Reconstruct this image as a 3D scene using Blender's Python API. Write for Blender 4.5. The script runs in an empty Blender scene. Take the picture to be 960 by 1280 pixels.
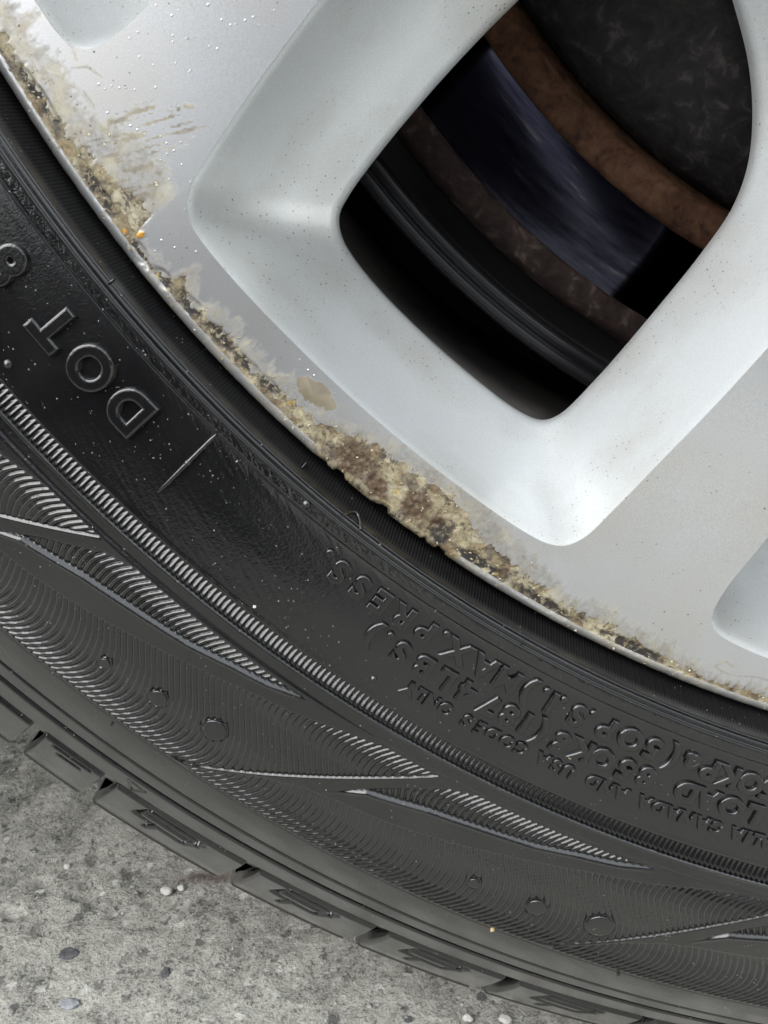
import bpy, bmesh, math, random
import numpy as np
from mathutils import Matrix, Vector
from mathutils.geometry import delaunay_2d_cdt
rad = math.radians
random.seed(7); rng = np.random.default_rng(7)
scn = bpy.context.scene
COL = scn.collection

# Wheel frame in millimetres: x right, y up, z outboard, origin on the axle.  HC = height of the axle over the ground.
HC = 0.3465
def W(x, y, z): return (x*.001, -z*.001, y*.001)            # axle-centred, metres
def Wg(x, y, z): return (x*.001, -z*.001, y*.001 + HC)      # world

# ---------------------------------------------------------------- camera
M3 = Matrix(((0.99927148, -0.00609335, -0.0376746), (-0.00609335, 0.94903492, -0.31511204), (0.0376746, 0.31511204, 0.94830640)))
cam_d = bpy.data.cameras.new('camera'); cam = bpy.data.objects.new('camera', cam_d); COL.objects.link(cam)
W2 = Matrix(((1, 0, 0), (0, 0, -1), (0, 1, 0)))
cam.matrix_world = Matrix.Translation(Vector(Wg(-140.2444, -131.8790, 149.3790))) @ (W2 @ M3.transposed()).to_4x4()
cam_d.sensor_fit = 'HORIZONTAL'; cam_d.sensor_width = 24; cam_d.lens = 24*1100/960
cam_d.clip_start = .005; cam_d.clip_end = 500
cam_d.dof.use_dof = True; cam_d.dof.focus_distance = .162; cam_d.dof.aperture_fstop = 80
scn.camera = cam

# ---------------------------------------------------------------- sky and sun (overcast, light from upper left)
world = bpy.data.worlds.new('World'); scn.world = world; world.use_nodes = True
nt = world.node_tree; bg = nt.nodes['Background']
sky = nt.nodes.new('ShaderNodeTexSky'); sky.sky_type = 'NISHITA'; sky.sun_disc = False
SUN_EL, SUN_AZ = 44, 228            # azimuth: clockwise from +Y
sky.sun_elevation = rad(SUN_EL); sky.sun_rotation = rad(SUN_AZ); sky.dust_density = 2.0; sky.air_density = 1.0
hs = nt.nodes.new('ShaderNodeHueSaturation'); hs.inputs['Saturation'].default_value = .55   # cloud cover takes the blue out
nt.links.new(sky.outputs[0], hs.inputs['Color']); 
# overcast layer: cloud brightness rises from horizon to zenith as under a closed cloud cover
tcw = nt.nodes.new('ShaderNodeTexCoord'); sxw = nt.nodes.new('ShaderNodeSeparateXYZ'); nt.links.new(tcw.outputs['Generated'], sxw.inputs[0])
rw = nt.nodes.new('ShaderNodeValToRGB'); rw.color_ramp.elements[0].position = 0; rw.color_ramp.elements[0].color = (.25, .255, .26, 1); e_ = rw.color_ramp.elements.new(.35); e_.color = (.46, .47, .485, 1)
rw.color_ramp.elements[1].position = 1; rw.color_ramp.elements[1].color = (.90, .96, 1, 1); nt.links.new(sxw.outputs[2], rw.inputs[0])
nzw = nt.nodes.new('ShaderNodeTexNoise'); nzw.inputs['Scale'].default_value = 3; nzw.inputs['Detail'].default_value = 4; nt.links.new(tcw.outputs['Generated'], nzw.inputs['Vector'])
mrw = nt.nodes.new('ShaderNodeMapRange'); mrw.inputs['To Min'].default_value = 11; mrw.inputs['To Max'].default_value = 26; nt.links.new(nzw.outputs['Fac'], mrw.inputs['Value'])
vmw = nt.nodes.new('ShaderNodeVectorMath'); vmw.operation = 'SCALE'; nt.links.new(rw.outputs[0], vmw.inputs[0]); nt.links.new(mrw.outputs[0], vmw.inputs['Scale'])
mxw = nt.nodes.new('ShaderNodeMixRGB'); mxw.inputs[0].default_value = .75; nt.links.new(hs.outputs[0], mxw.inputs[1]); nt.links.new(vmw.outputs[0], mxw.inputs[2])
nt.links.new(mxw.outputs[0], bg.inputs[0]); bg.inputs[1].default_value = .07
sd = bpy.data.lights.new('sun', 'SUN'); sun = bpy.data.objects.new('sun', sd); COL.objects.link(sun)
sd.energy = 1.5; sd.angle = rad(65); sd.color = (1, .985, .96)
sv = Vector((math.sin(rad(SUN_AZ))*math.cos(rad(SUN_EL)), math.cos(rad(SUN_AZ))*math.cos(rad(SUN_EL)), math.sin(rad(SUN_EL))))
sun.rotation_euler = (-sv).to_track_quat('-Z', 'Y').to_euler(); sun.location = (0, 0, 3)
vs = scn.view_settings; vs.view_transform = 'Standard'; vs.look = 'None'; vs.exposure = 1.5; vs.gamma = 1; vs.use_curve_mapping = False
scn.cycles.max_bounces = 6; scn.cycles.use_denoising = True

# ---------------------------------------------------------------- helpers
def tag(o, label=None, cat=None, group=None, kind=None):
    for k, v in (('label', label), ('category', cat), ('group', group), ('kind', kind)):
        if v: o[k] = v
    return o
def empty(name, loc=(0, 0, 0)):
    o = bpy.data.objects.new(name, None); o.location = loc; o.empty_display_size = .02; COL.objects.link(o); return o
def link(name, me, m=None, parent=None, loc=(0, 0, 0), rot=0):
    o = bpy.data.objects.new(name, me); COL.objects.link(o)
    o.parent = parent; o.location = loc; o.rotation_euler = (0, rot, 0)
    if m is not None and not me.materials: me.materials.append(m)
    return o
def mesh_np(name, V, F, smooth=True):
    """V (n,3), F (m,3|4) arrays -> mesh"""
    V = np.asarray(V, np.float32); F = np.asarray(F, np.int32); k = F.shape[1]
    me = bpy.data.meshes.new(name)
    me.vertices.add(len(V)); me.vertices.foreach_set('co', V.ravel())
    me.loops.add(F.size); me.loops.foreach_set('vertex_index', F.ravel())
    me.polygons.add(len(F)); me.polygons.foreach_set('loop_start', np.arange(0, F.size, k, dtype=np.int32))
    me.polygons.foreach_set('use_smooth', np.full(len(F), smooth)); me.update(calc_edges=True)
    return me
def grid_faces(nr, nc, closed=False):
    i = np.arange(nr-1)[:, None]; j = np.arange(nc if closed else nc-1)[None]
    a = i*nc + j; b = i*nc + (j+1) % nc
    return np.stack([a, b, b+nc, a+nc], -1).reshape(-1, 4)
def attr(me, name, vals):
    a = me.attributes.new(name, 'FLOAT', 'POINT'); a.data.foreach_set('value', np.asarray(vals, np.float32).ravel())
def hsh(ix, iy, s):
    n = (ix.astype(np.int64)*374761393 + iy.astype(np.int64)*668265263 + s*974634777) & 0x7fffffff
    n = ((n ^ (n >> 13))*1274126177) & 0x7fffffff
    return ((n ^ (n >> 16)) & 0xffff)/65535.
def vnoise(x, y, s=0):
    ix = np.floor(x); iy = np.floor(y); fx = x-ix; fy = y-iy
    fx = fx*fx*(3-2*fx); fy = fy*fy*(3-2*fy)
    a = hsh(ix, iy, s); b = hsh(ix+1, iy, s); c = hsh(ix, iy+1, s); d = hsh(ix+1, iy+1, s)
    return (a+(b-a)*fx)*(1-fy)+(c+(d-c)*fx)*fy
def fbm(x, y, o=4, s=0):
    t = 0; a = .5
    for k in range(o): t = t+a*vnoise(x*2**k+k*17.3, y*2**k-k*9.1, s+k); a *= .5
    return t/(1-.5**o)
def sst(a, b, x):
    t = np.clip((x-a)/(b-a), 0, 1); return t*t*(3-2*t)
def gau(x, s): return np.exp(-(x/s)**2)

# ---------------------------------------------------------------- materials
def mat(name, base=(.5, .5, .5), rough=.5, metal=0., spec=.5, coat=0., coat_r=.1):
    m = bpy.data.materials.new(name); m.use_nodes = True
    b = m.node_tree.nodes['Principled BSDF']
    b.inputs['Base Color'].default_value = (*base, 1); b.inputs['Roughness'].default_value = rough
    b.inputs['Metallic'].default_value = metal; b.inputs['Specular IOR Level'].default_value = spec
    b.inputs['Coat Weight'].default_value = coat; b.inputs['Coat Roughness'].default_value = coat_r
    return m
class N:
    """tiny node graph helper"""
    def __init__(s, m): s.t = m.node_tree; s.b = s.t.nodes['Principled BSDF']; s.co = s.t.nodes.new('ShaderNodeTexCoord').outputs['Object']
    def add(s, ty, **kw):
        n = s.t.nodes.new('ShaderNode'+ty)
        for k, v in kw.items(): setattr(n, k, v)
        return n
    def ln(s, a, b): s.t.links.new(a, b)
    def noise(s, scale, det=4, rough=.55, dist=0., co=None):
        n = s.add('TexNoise'); n.inputs['Scale'].default_value = scale; n.inputs['Detail'].default_value = det
        n.inputs['Roughness'].default_value = rough; n.inputs['Distortion'].default_value = dist
        s.ln(co or s.co, n.inputs['Vector']); return n.outputs['Fac']
    def vor(s, scale, feat='F1', co=None, out='Distance', rnd=1.):
        n = s.add('TexVoronoi', feature=feat); n.inputs['Scale'].default_value = scale; n.inputs['Randomness'].default_value = rnd
        s.ln(co or s.co, n.inputs['Vector']); return n.outputs[out]
    def ramp(s, fac, stops, interp='LINEAR'):
        n = s.add('ValToRGB'); cr = n.color_ramp; cr.interpolation = interp
        while len(cr.elements) > 1: cr.elements.remove(cr.elements[-1])
        for i, (p, c) in enumerate(stops):
            e = cr.elements[0] if i == 0 else cr.elements.new(p)
            e.position = p; e.color = (c, c, c, 1) if isinstance(c, (int, float)) else (*c, 1)
        s.ln(fac, n.inputs[0]); return n.outputs[0]
    def math(s, op, a, b=0.):
        n = s.add('Math', operation=op)
        for i, v in enumerate((a, b)):
            if isinstance(v, (int, float)): n.inputs[i].default_value = v
            else: s.ln(v, n.inputs[i])
        return n.outputs[0]
    def mix(s, fac, a, b, mode='MIX'):
        n = s.add('MixRGB', blend_type=mode)
        for i, v in enumerate((fac, a, b)):
            if isinstance(v, (int, float)): n.inputs[i].default_value = v if i == 0 else (v, v, v, 1)
            elif isinstance(v, tuple): n.inputs[i].default_value = (*v, 1)
            else: s.ln(v, n.inputs[i])
        return n.outputs[0]
    def attr(s, name): return s.add('Attribute', attribute_name=name).outputs['Fac']
    def bump(s, h, dist, strength=1., prev=None):
        n = s.add('Bump'); n.inputs['Distance'].default_value = dist; n.inputs['Strength'].default_value = strength
        s.ln(h, n.inputs['Height'])
        if prev is not None: s.ln(prev, n.inputs['Normal'])
        s.ln(n.outputs[0], s.b.inputs['Normal']); return n.outputs[0]

# tyre rubber
RUB = mat('tyre_rubber', (.012, .012, .0125), .24, spec=.5, coat=.6, coat_r=.10)
g = N(RUB)
n1 = g.noise(60, 3); n2 = g.noise(2600, 3)
sp = g.ramp(g.vor(900), [(0, 1), (.10, 1), (.16, 0)]); spm = g.ramp(g.noise(260, 2), [(.56, 0), (.64, 1)])
dust = g.math('MULTIPLY', sp, spm)
c = g.mix(g.ramp(g.noise(45, 5), [(.35, 0), (.75, 1)]), (.0035, .0035, .004), (.008, .008, .0082))
g.ln(g.mix(dust, c, (.16, .155, .15)), g.b.inputs['Base Color'])
dry = g.attr('dry'); g.ln(g.math('ADD', g.math('ADD', g.ramp(n1, [(.3, .17), (.7, .27)]), g.math('MULTIPLY', dust, .3)), g.math('MULTIPLY', dry, .45)), g.b.inputs['Roughness'])
g.ln(g.math('MULTIPLY', g.math('SUBTRACT', 1., dry), .6), g.b.inputs['Coat Weight']); g.ln(g.math('SUBTRACT', .6, g.math('MULTIPLY', dry, .45)), g.b.inputs['Specular IOR Level'])
b1 = g.bump(n2, .00004, .6); b1 = g.bump(g.noise(1100, 2), .00005, .5, b1); g.bump(dust, .0001, .8, b1)
for l_ in list(g.b.inputs['Normal'].links): g.ln(l_.from_socket, g.b.inputs['Coat Normal'])

# silver lacquered rim face with corrosion crust along the edge
def rim_mat(name, face):
    m = mat(name, (.55, .57, .59), .3, .75, coat=.7, coat_r=.12); g = N(m)
    big = g.noise(18, 3)
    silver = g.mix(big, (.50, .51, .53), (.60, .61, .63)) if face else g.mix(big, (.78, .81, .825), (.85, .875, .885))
    film = g.ramp(g.noise(30, 5), [(.42, 0), (.75, 1)])
    silver = g.mix(g.math('MULTIPLY', film, .55), silver, (.50, .45, .36))
    fk = g.noise(4200, 1); silver = g.mix(.16, silver, g.ramp(fk, [(.35, .25), (.65, 1.)]), 'MULTIPLY')
    # water beads and dark specks
    v = g.add('TexVoronoi', feature='F1'); v.inputs['Scale'].default_value = 900; g.ln(g.co, v.inputs['Vector'])
    sb = g.add('SeparateXYZ'); g.ln(v.outputs['Color'], sb.inputs[0]); bead = g.math('MULTIPLY', g.ramp(v.outputs['Distance'], [(0, 1), (.10, .9), (.20, 0)]), g.ramp(sb.outputs[0], [(.45, 0), (1, 1)]))
    area = g.ramp(g.noise(34, 4, .65), [(.47, 0), (.64, 1)])
    v2 = g.add('TexVoronoi', feature='F1'); v2.inputs['Scale'].default_value = 1150; g.ln(g.co, v2.inputs['Vector'])
    sel = g.add('Separate' + 'XYZ'); g.ln(v2.outputs['Color'], sel.inputs[0])
    rare = g.ramp(sel.outputs[0], [(.86, 0), (.95, 1)] if face else [(.74, 0), (.84, 1)])
    speck = g.math('MULTIPLY', g.ramp(v2.outputs['Distance'], [(0, 1), (.14, 1), (.26, 0)]), rare)
    speck = g.math('MULTIPLY', speck, g.ramp(g.noise(30, 3), [(.42, 0), (.56, 1)]))
    silver = g.mix(g.math('MULTIPLY', speck, .85), silver, (.05, .048, .045))
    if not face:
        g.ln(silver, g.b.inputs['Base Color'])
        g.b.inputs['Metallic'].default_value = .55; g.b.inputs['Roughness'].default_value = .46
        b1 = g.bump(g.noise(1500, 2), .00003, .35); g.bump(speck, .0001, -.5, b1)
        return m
    n0 = g.noise(170, 4, .6, 1.2); corr = g.attr('corr'); film_a = g.attr('film')
    # fine breakup
    nz = g.noise(900, 6, .65, .6); nm = g.noise(260, 5, .6, .8); vl = g.vor(1100, out='Color')
    crust = g.ramp(g.math('ADD', g.math('MULTIPLY', g.mix(.5, nz, nm), .62), g.math('MULTIPLY', g.ramp(n0, [(.3, .3), (.7, .75)]), .38)), [(.38, (.025, .02, .018)), (.45, (.10, .07, .045)), (.50, (.24, .195, .125)), (.56, (.38, .335, .23)), (.63, (.54, .51, .40)), (.72, (.68, .67, .58))])
    wv = g.add('VectorMath', operation='ADD'); g.ln(g.co, wv.inputs[0]); wn = g.add('TexNoise'); wn.inputs['Scale'].default_value = 260; wn.inputs['Detail'].default_value = 4; g.ln(g.co, wn.inputs['Vector'])
    ws = g.add('VectorMath', operation='SCALE'); g.ln(wn.outputs['Color'], ws.inputs[0]); ws.inputs['Scale'].default_value = .0045; g.ln(ws.outputs[0], wv.inputs[1])
    pl = g.add('SeparateXYZ'); g.ln(g.vor(420, co=wv.outputs[0], out='Color'), pl.inputs[0])
    plate = g.ramp(pl.outputs[0], [(0, (.42, .385, .28)), (.2, (.26, .22, .15)), (.36, (.54, .51, .39)), (.5, (.16, .145, .14)), (.62, (.15, .10, .06)), (.74, (.36, .29, .18)), (.9, (.64, .62, .52))], 'CONSTANT')
    crack = g.ramp(g.vor(420, 'DISTANCE_TO_EDGE', co=wv.outputs[0]), [(0, 1), (.06, .6), (.14, 0)])
    crust = g.mix(.42, crust, plate); crust = g.mix(g.math('MULTIPLY', crack, .25), crust, (.06, .05, .04))
    yel = g.ramp(g.noise(330, 2), [(.66, 0), (.70, 1)])
    crust = g.mix(g.math('MULTIPLY', yel, .6), crust, (.55, .40, .12))
    dk = g.attr('dark'); crust = g.mix(g.math('MULTIPLY', dk, g.ramp(nz, [(.50, 1), (.60, 0)])), crust, (.03, .027, .028))
    pit = g.math('MULTIPLY', g.ramp(g.noise(300, 5, .7, .8), [(.52, 0), (.58, 1)]), g.ramp(nz, [(.44, 1), (.58, .15)])); crust = g.mix(g.math('MULTIPLY', pit, .85), crust, (.045, .038, .034))
    br = g.attr('brown'); crust = g.mix(g.math('MULTIPLY', br, g.ramp(nz, [(.42, 1.), (.72, .6)])), crust, (.085, .05, .03))
    crust = g.mix(1., crust, (.80, .77, .70), 'MULTIPLY')
    cmask = g.ramp(g.math('ADD', corr, g.math('MULTIPLY', g.math('SUBTRACT', nz, .5), .9)), [(.42, 0), (.52, 1)])
    fmask = g.ramp(g.math('ADD', film_a, g.math('MULTIPLY', g.math('SUBTRACT', g.mix(.5, nm, nz), .5), 1.7)), [(.32, 0), (.95, .85)])
    col = g.mix(fmask, silver, g.ramp(g.mix(.5, nm, n0), [(.34, (.06, .048, .03)), (.46, (.15, .125, .08)), (.56, (.27, .235, .155)), (.68, (.44, .405, .29))]))
    tn = g.attr('tan'); tn = g.ramp(g.math('ADD', tn, g.math('MULTIPLY', g.math('SUBTRACT', g.mix(.5, nz, n0), .5), 1.6)), [(.45, 0), (.62, .9)]); col = g.mix(tn, col, g.ramp(nm, [(.35, (.13, .105, .062)), (.65, (.23, .19, .12))]))
    col = g.mix(cmask, col, crust); og = g.attr('orange'); col = g.mix(og, col, (.55, .27, .03))
    g.ln(col, g.b.inputs['Base Color'])
    anym = g.math('MAXIMUM', g.math('MAXIMUM', cmask, g.math('MULTIPLY', fmask, .75)), tn)
    g.ln(g.math('MULTIPLY', g.math('SUBTRACT', 1., anym), .75), g.b.inputs['Metallic'])
    g.ln(g.math('MULTIPLY', g.math('SUBTRACT', 1., anym), .7), g.b.inputs['Coat Weight'])
    g.ln(g.math('ADD', g.math('MULTIPLY', anym, .35), .30), g.b.inputs['Roughness'])
    b1 = g.bump(g.math('MULTIPLY', nz, cmask), .0003, .5); beadm = g.math('MULTIPLY', g.math('MULTIPLY', bead, area), g.math('SUBTRACT', 1., anym))
    b2 = g.bump(beadm, .00009, 1., b1); g.bump(g.noise(1500, 2), .00002, .3, b2)
    return m
FACE = rim_mat('rim_face_lacquer', True); WALL = rim_mat('rim_wall_paint', False)
BARREL = mat('rim_barrel_grime', (.06, .06, .062), .6, .2)
g = N(BARREL); g.ln(g.ramp(g.noise(40, 4), [(.3, (.12, .11, .11)), (.7, (.25, .235, .22))]), g.b.inputs['Base Color'])

# brake disc: polar streaks
def metal(name, stops, rough, met, scale=(1, 1), bumpd=.0002, sc=60):
    m = mat(name, (.2, .2, .2), rough, met, spec=.12); g = N(m)
    sx = g.add('SeparateXYZ'); g.ln(g.co, sx.inputs[0])
    r = g.math('SQRT', g.math('ADD', g.math('MULTIPLY', sx.outputs[0], sx.outputs[0]), g.math('MULTIPLY', sx.outputs[2], sx.outputs[2])))
    a = g.math('ARCTAN2', sx.outputs[2], sx.outputs[0])
    cb = g.add('CombineXYZ') if scale != (1, 1) else None
    if cb is None:
        nz = g.noise(sc*4, 7, .65, .6); g.ln(g.ramp(nz, stops), g.b.inputs['Base Color']); g.bump(nz, bumpd, .8); return m
    g.ln(g.math('MULTIPLY', r, scale[0]), cb.inputs[0]); g.ln(g.math('MULTIPLY', a, scale[1]), cb.inputs[1]); g.ln(sx.outputs[1], cb.inputs[2])
    nz = g.noise(sc, 6, .6, 0., cb.outputs[0])
    g.ln(g.ramp(nz, stops), g.b.inputs['Base Color']); g.bump(nz, bumpd, .6); return m
RUST = metal('rust_orange', [(.35, (.025, .012, .008)), (.52, (.066, .032, .018)), (.7, (.095, .052, .033))], .8, 0)
RUSTD = metal('rust_dark', [(.35, (.012, .008, .007)), (.55, (.026, .017, .015)), (.74, (.09, .07, .062))], .8, 0)
POL = metal('worn_friction_steel', [(.3, (.012, .012, .02)), (.6, (.034, .034, .05)), (.75, (.10, .085, .075))], .12, 1., (14, .25), .000012)
HATM = metal('hat_cast_iron', [(.35, (.012, .011, .011)), (.55, (.022, .020, .020)), (.74, (.07, .062, .06))], .6, .2)
SHLD = mat('shield_black', (.03, .03, .033), .35, .6)
DARKP = mat('underbody_black', (.02, .02, .02), .8)

# concrete
CON = mat('worn_concrete', (.3, .3, .28), .9); g = N(CON)
a4 = g.noise(1300, 4, .7); wg = g.add('TexNoise'); wg.inputs['Scale'].default_value = 420; wg.inputs['Detail'].default_value = 4; g.ln(g.co, wg.inputs['Vector']); wg2 = g.add('VectorMath', operation='SCALE'); g.ln(wg.outputs['Color'], wg2.inputs[0]); wg2.inputs['Scale'].default_value = .0042; wg3 = g.add('VectorMath', operation='ADD'); g.ln(g.co, wg3.inputs[0]); g.ln(wg2.outputs[0], wg3.inputs[1]); WC = wg3.outputs[0]; a1 = g.noise(6, 4); a2 = g.noise(70, 6, .7); a3 = g.noise(360, 6, .75); vg = g.vor(230, co=WC); vcol = g.vor(230, co=WC, out='Color')
c = g.ramp(g.mix(.38, g.mix(.45, a2, a3), a4), [(.40, (.04, .039, .036)), (.44, (.17, .166, .15)), (.475, (.40, .39, .35)), (.53, (.57, .555, .50)), (.59, (.78, .765, .70))])
c = g.mix(.25, c, g.ramp(a1, [(.3, (.28, .275, .25)), (.7, (.52, .51, .46))]))
sx = g.add('SeparateXYZ'); g.ln(vcol, sx.inputs[0])
chip = g.math('MULTIPLY', g.ramp(vg, [(0, 1), (.32, 1), (.42, 0)]), g.ramp(sx.outputs[0], [(.66, 0), (.70, 1)]))
c = g.mix(g.math('MULTIPLY', chip, .8), c, g.ramp(sx.outputs[1], [(0, (.07, .07, .08)), (.3, (.22, .215, .20)), (.6, (.62, .61, .56)), (1, (.80, .79, .74))]))
sy = g.add('SeparateXYZ'); g.ln(g.vor(520, co=WC, out='Color'), sy.inputs[0]); pitm = g.math('MULTIPLY', g.ramp(g.vor(520, co=WC), [(0, 1), (.22, .8), (.48, 0)]), g.ramp(sy.outputs[0], [(.83, 0), (.86, 1)])); c = g.mix(g.math('MULTIPLY', pitm, .7), c, (.05, .05, .047))
st = g.attr('stain'); c = g.mix(g.math('MULTIPLY', st, .75), c, (.11, .055, .045))
g.ln(c, g.b.inputs['Base Color']); b1 = g.bump(a4, .0005, .8); b1 = g.bump(pitm, .0012, -.8, b1); b1 = g.bump(chip, .0008, .6, b1); b1 = g.bump(a3, .0018, 1., b1); g.bump(a2, .003, .7, b1)
def stone_mat(name, a, b):
    m = mat(name, a, .8); g = N(m); g.ln(g.ramp(g.noise(500, 4), [(.3, a), (.7, b)]), g.b.inputs['Base Color']); g.bump(g.noise(700, 5), .0006, 1.); return m

# ================================================================ tyre
PRF = np.array([[226.5, -12], [227.5, -11], [228.6, -9.4], [231.5, -6.5], [233.9, -3], [235.2, 2.6], [236.2, 6.6], [237.4, 7.9], [239, 7.9], [241, 8.1], [250, 8.4], [261.5, 7.8],
                [264.4, 7.9], [272, 6.8], [280, 5.4], [290, 3.6], [298.4, 1.4], [304, -1], [309.5, -4.2], [314.8, -7.2], [322, -11.8], [328, -15.6], [336, -21.4], [342.4, -27.4]])
def prof(segs):
    """(r,z) samples by arc length; segs = [(r_end, step_mm)]"""
    d = np.r_[0, np.cumsum(np.hypot(*np.diff(PRF, axis=0).T))]
    S = np.arange(0, d[-1], .05); R0 = np.interp(S, d, PRF[:, 0]); Z0 = np.interp(S, d, PRF[:, 1])
    def sm(v, w):
        k = np.ones(2*w+1)/(2*w+1); p = np.r_[2*v[0]-v[w:0:-1], v, 2*v[-1]-v[-2:-w-2:-1]]; return np.convolve(p, k, 'valid')
    R1, Z1 = sm(sm(R0, 10), 10), sm(sm(Z0, 10), 10); R2, Z2 = sm(sm(R0, 45), 45), sm(sm(Z0, 45), 45)
    w = sst(240, 246, R0); Rr = R1*(1-w)+R2*w; Zz = Z1*(1-w)+Z2*w
    out = []; s = 0
    for re, st in segs:
        se = np.interp(re, Rr, S); n = max(1, int(round((se-s)/st))); out += list(np.linspace(s, se, n, endpoint=False)); s = se
    out.append(s); out = np.array(out)
    return np.interp(out, S, Rr), np.interp(out, S, Zz)
DR, DZ = prof([(341.4, .25)])
def zbase(r): return np.interp(r, DR, DZ)
def nbase(r):
    dz = (zbase(r+.4)-zbase(r-.4))/.8; l = np.sqrt(1+dz*dz); return -dz/l, 1/l     # (nr, nz)

P = 360/22.
BUP = np.array([(-127.86, 297.4), (-125.9, 290.4), (-124.35, 287), (-122.9, 285.6), (-120.95, 284.6), (-118.5, 282.2), (-116.4, 279.6), (-114.1, 276.7), (-112.3, 274.6), (-110.2, 272.6), (-108.4, 270.2), (-106.6, 268.3), (-103.9, 268.3)])
LLO = np.array([(-124.12, 287.2), (-123.2, 283.6), (-122.3, 280.6), (-119.8, 277.4), (-117.8, 275.9), (-115.3, 274.3), (-113.5, 272.3), (-111.9, 271.0), (-110.1, 268.9)])
LUP = np.array([(-124.12, 287.0), (-121.86, 277.1), (-119.8, 269.9), (-118.6, 268.2), (-110.1, 268.5)])
GS = np.array([(262, .8), (265, .3), (267.3, -.15), (268.9, -.5), (270.8, -.76), (272.5, -.91), (273.9, -.94), (275.9, -.9), (277.8, -.73), (279.65, -.48), (282, -.15), (283.5, .07), (286.1, .42), (288.5, .61), (290.7, .72), (292.8, .72), (294.5, .65), (296.2, .49), (297.4, .32), (298.5, .2), (302, -.5)])
def seg_d(X, Y, x0, y0, x1, y1):
    dx, dy = x1-x0, y1-y0; t = np.clip(((X-x0)*dx+(Y-y0)*dy)/(dx*dx+dy*dy), 0, 1); return np.hypot(X-x0-t*dx, Y-y0-t*dy)
def sidewall_h(T, R):
    """relief (mm) over theta (deg), radius (mm)"""
    h = np.zeros_like(T); arc = T*np.pi/180*R
    # bead recess: fine knurling, paired fillets, protector ring
    kn = sst(232.6, 233.6, R)*(1-sst(235.2, 235.9, R)); h += kn*.30*np.sin(T*2*np.pi/.15)*(.12+.88*sst(-134, -122, T))
    h += .34*gau(R-236.2, .13) + .30*gau(R-236.7, .12) + .55*gau(R-237.55, .2) - .12*gau(R-237.1, .2)
    tx = sst(237.8, 238.1, R)*(1-sst(239.2, 239.5, R)); h += tx*(.22*(fbm(arc*2.2, R*2.2, 3, 5)-.5)+.06) - .10*gau(R-239.6, .2)
    # text field: light orange peel
    tf = sst(239.6, 240.4, R)*(1-sst(260, 260.8, R)); h += tf*.05*(fbm(arc*.8, R*.8, 3, 9)-.5)
    # serration trough and lips
    h -= .45*sst(260.9, 261.3, R)*(1-sst(264.3, 264.5, R)); h += .10*gau(R-260.5, .35) + .42*gau(R-264.72, .16)
    h -= .55*sst(265.0, 265.6, R)*(1-sst(267.4, 268.2, R))*(1-.5*sst(-130, -122, T))
    # decorative waves
    ridge = np.zeros_like(T); rec = np.zeros_like(T); lip = np.zeros_like(T)
    ph = (T-np.interp(R, GS[:, 0], GS[:, 1]))/.28
    saw = np.abs(np.sin(ph*np.pi)); saw = saw**.8
    damp = np.ones_like(T)
    for k in range(-3, 4):
        U = T-k*P
        up = np.interp(U, BUP[:, 0], BUP[:, 1]); lo = 299.8+0*U
        w = (U > -128.2) & (U < -103.9)
        lo2 = np.interp(U, [-113.0, -112.2, -111.8, -104.0], [299.8, 299.2, 298.2, 268.6])
        b = sst(0, .3, R-up)*sst(0, .3, np.minimum(lo, lo2)-R)*w; rec = np.maximum(rec, b)
        lu = np.interp(U, LUP[:, 0], LUP[:, 1]); ll = np.interp(U, LLO[:, 0], LLO[:, 1]); wl = (U > -124.1) & (U < -110.1)
        damp = damp*(1-(1-sst(.1, .9, lo2-R))*w*(U > -112.6)*(R < lo2))
        l = sst(0, .45, R-lu)*sst(.25, .8, ll-R)*wl; rec = np.maximum(rec, l*1.25)
        damp = damp*(1-(1-sst(.5, 1.3, ll-R))*wl*(R > lu-1)*(R < ll+.2))
        lip = np.maximum(lip, gau(R-ll-.15, .28)*wl*sst(-110.1, -112, U)*sst(-124.0, -121.6, U))
    fade = .85+.55*sst(289, 294, R)+.45*sst(278, 272, R)
    h += -.62*rec + rec*.46*saw*fade*damp + .38*lip
    for (t0, r0, d) in DOTS:
        dd = np.hypot((T-t0)*np.pi/180*R, R-r0); m = 1-sst(d-.1, d+.15, dd); h = h*(1-m)+(-.30)*m - .25*gau(dd-d-.1, .2)
    # shoulder grooves
    h -= .18*sst(299.8, 300.4, R)*(1-sst(303, 305, R))*0 + .12*gau(R-300.1, .25)
    h -= 1.7*gau(R-309.6, .38) + .12*sst(309.6, 310.4, R)*(1-sst(313.8, 314.6, R)); h -= 2.3*gau(R-314.9, .5)
    h -= 1.6*sst(321.4, 322.2, R)+4.5*sst(325, 341, R)
    for l_ in TRI: h -= .35*gau(seg_d((T+129)*5.585, R, *l_), .3)
    h += .02*(fbm(arc*.5, R*.5, 2, 3)-.5)
    return h
TRI = [(-2.4, 317.0, 2.2, 317.8), (2.2, 317.8, -.2, 320.9), (-.2, 320.9, -2.4, 317.0)]
DOTS = [(-133.34, 289.7, 1.25), (-130.97, 288.6, 1.9), (-128.54, 287.0, 2.5), (-116.33, 289.4, 1.35), (-113.54, 289.2, 2.2), (-110.84, 288.1, 3.0)]
def polar_grid(T, r, h=0.):
    """T,r 2-D arrays -> points in axle frame, metres"""
    nr, nz = nbase(r); rr = r+nr*h; zz = zbase(r)+nz*h; t = np.radians(T)
    return np.stack([rr*np.cos(t), -zz, rr*np.sin(t)], -1).reshape(-1, 3)*.001

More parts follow.
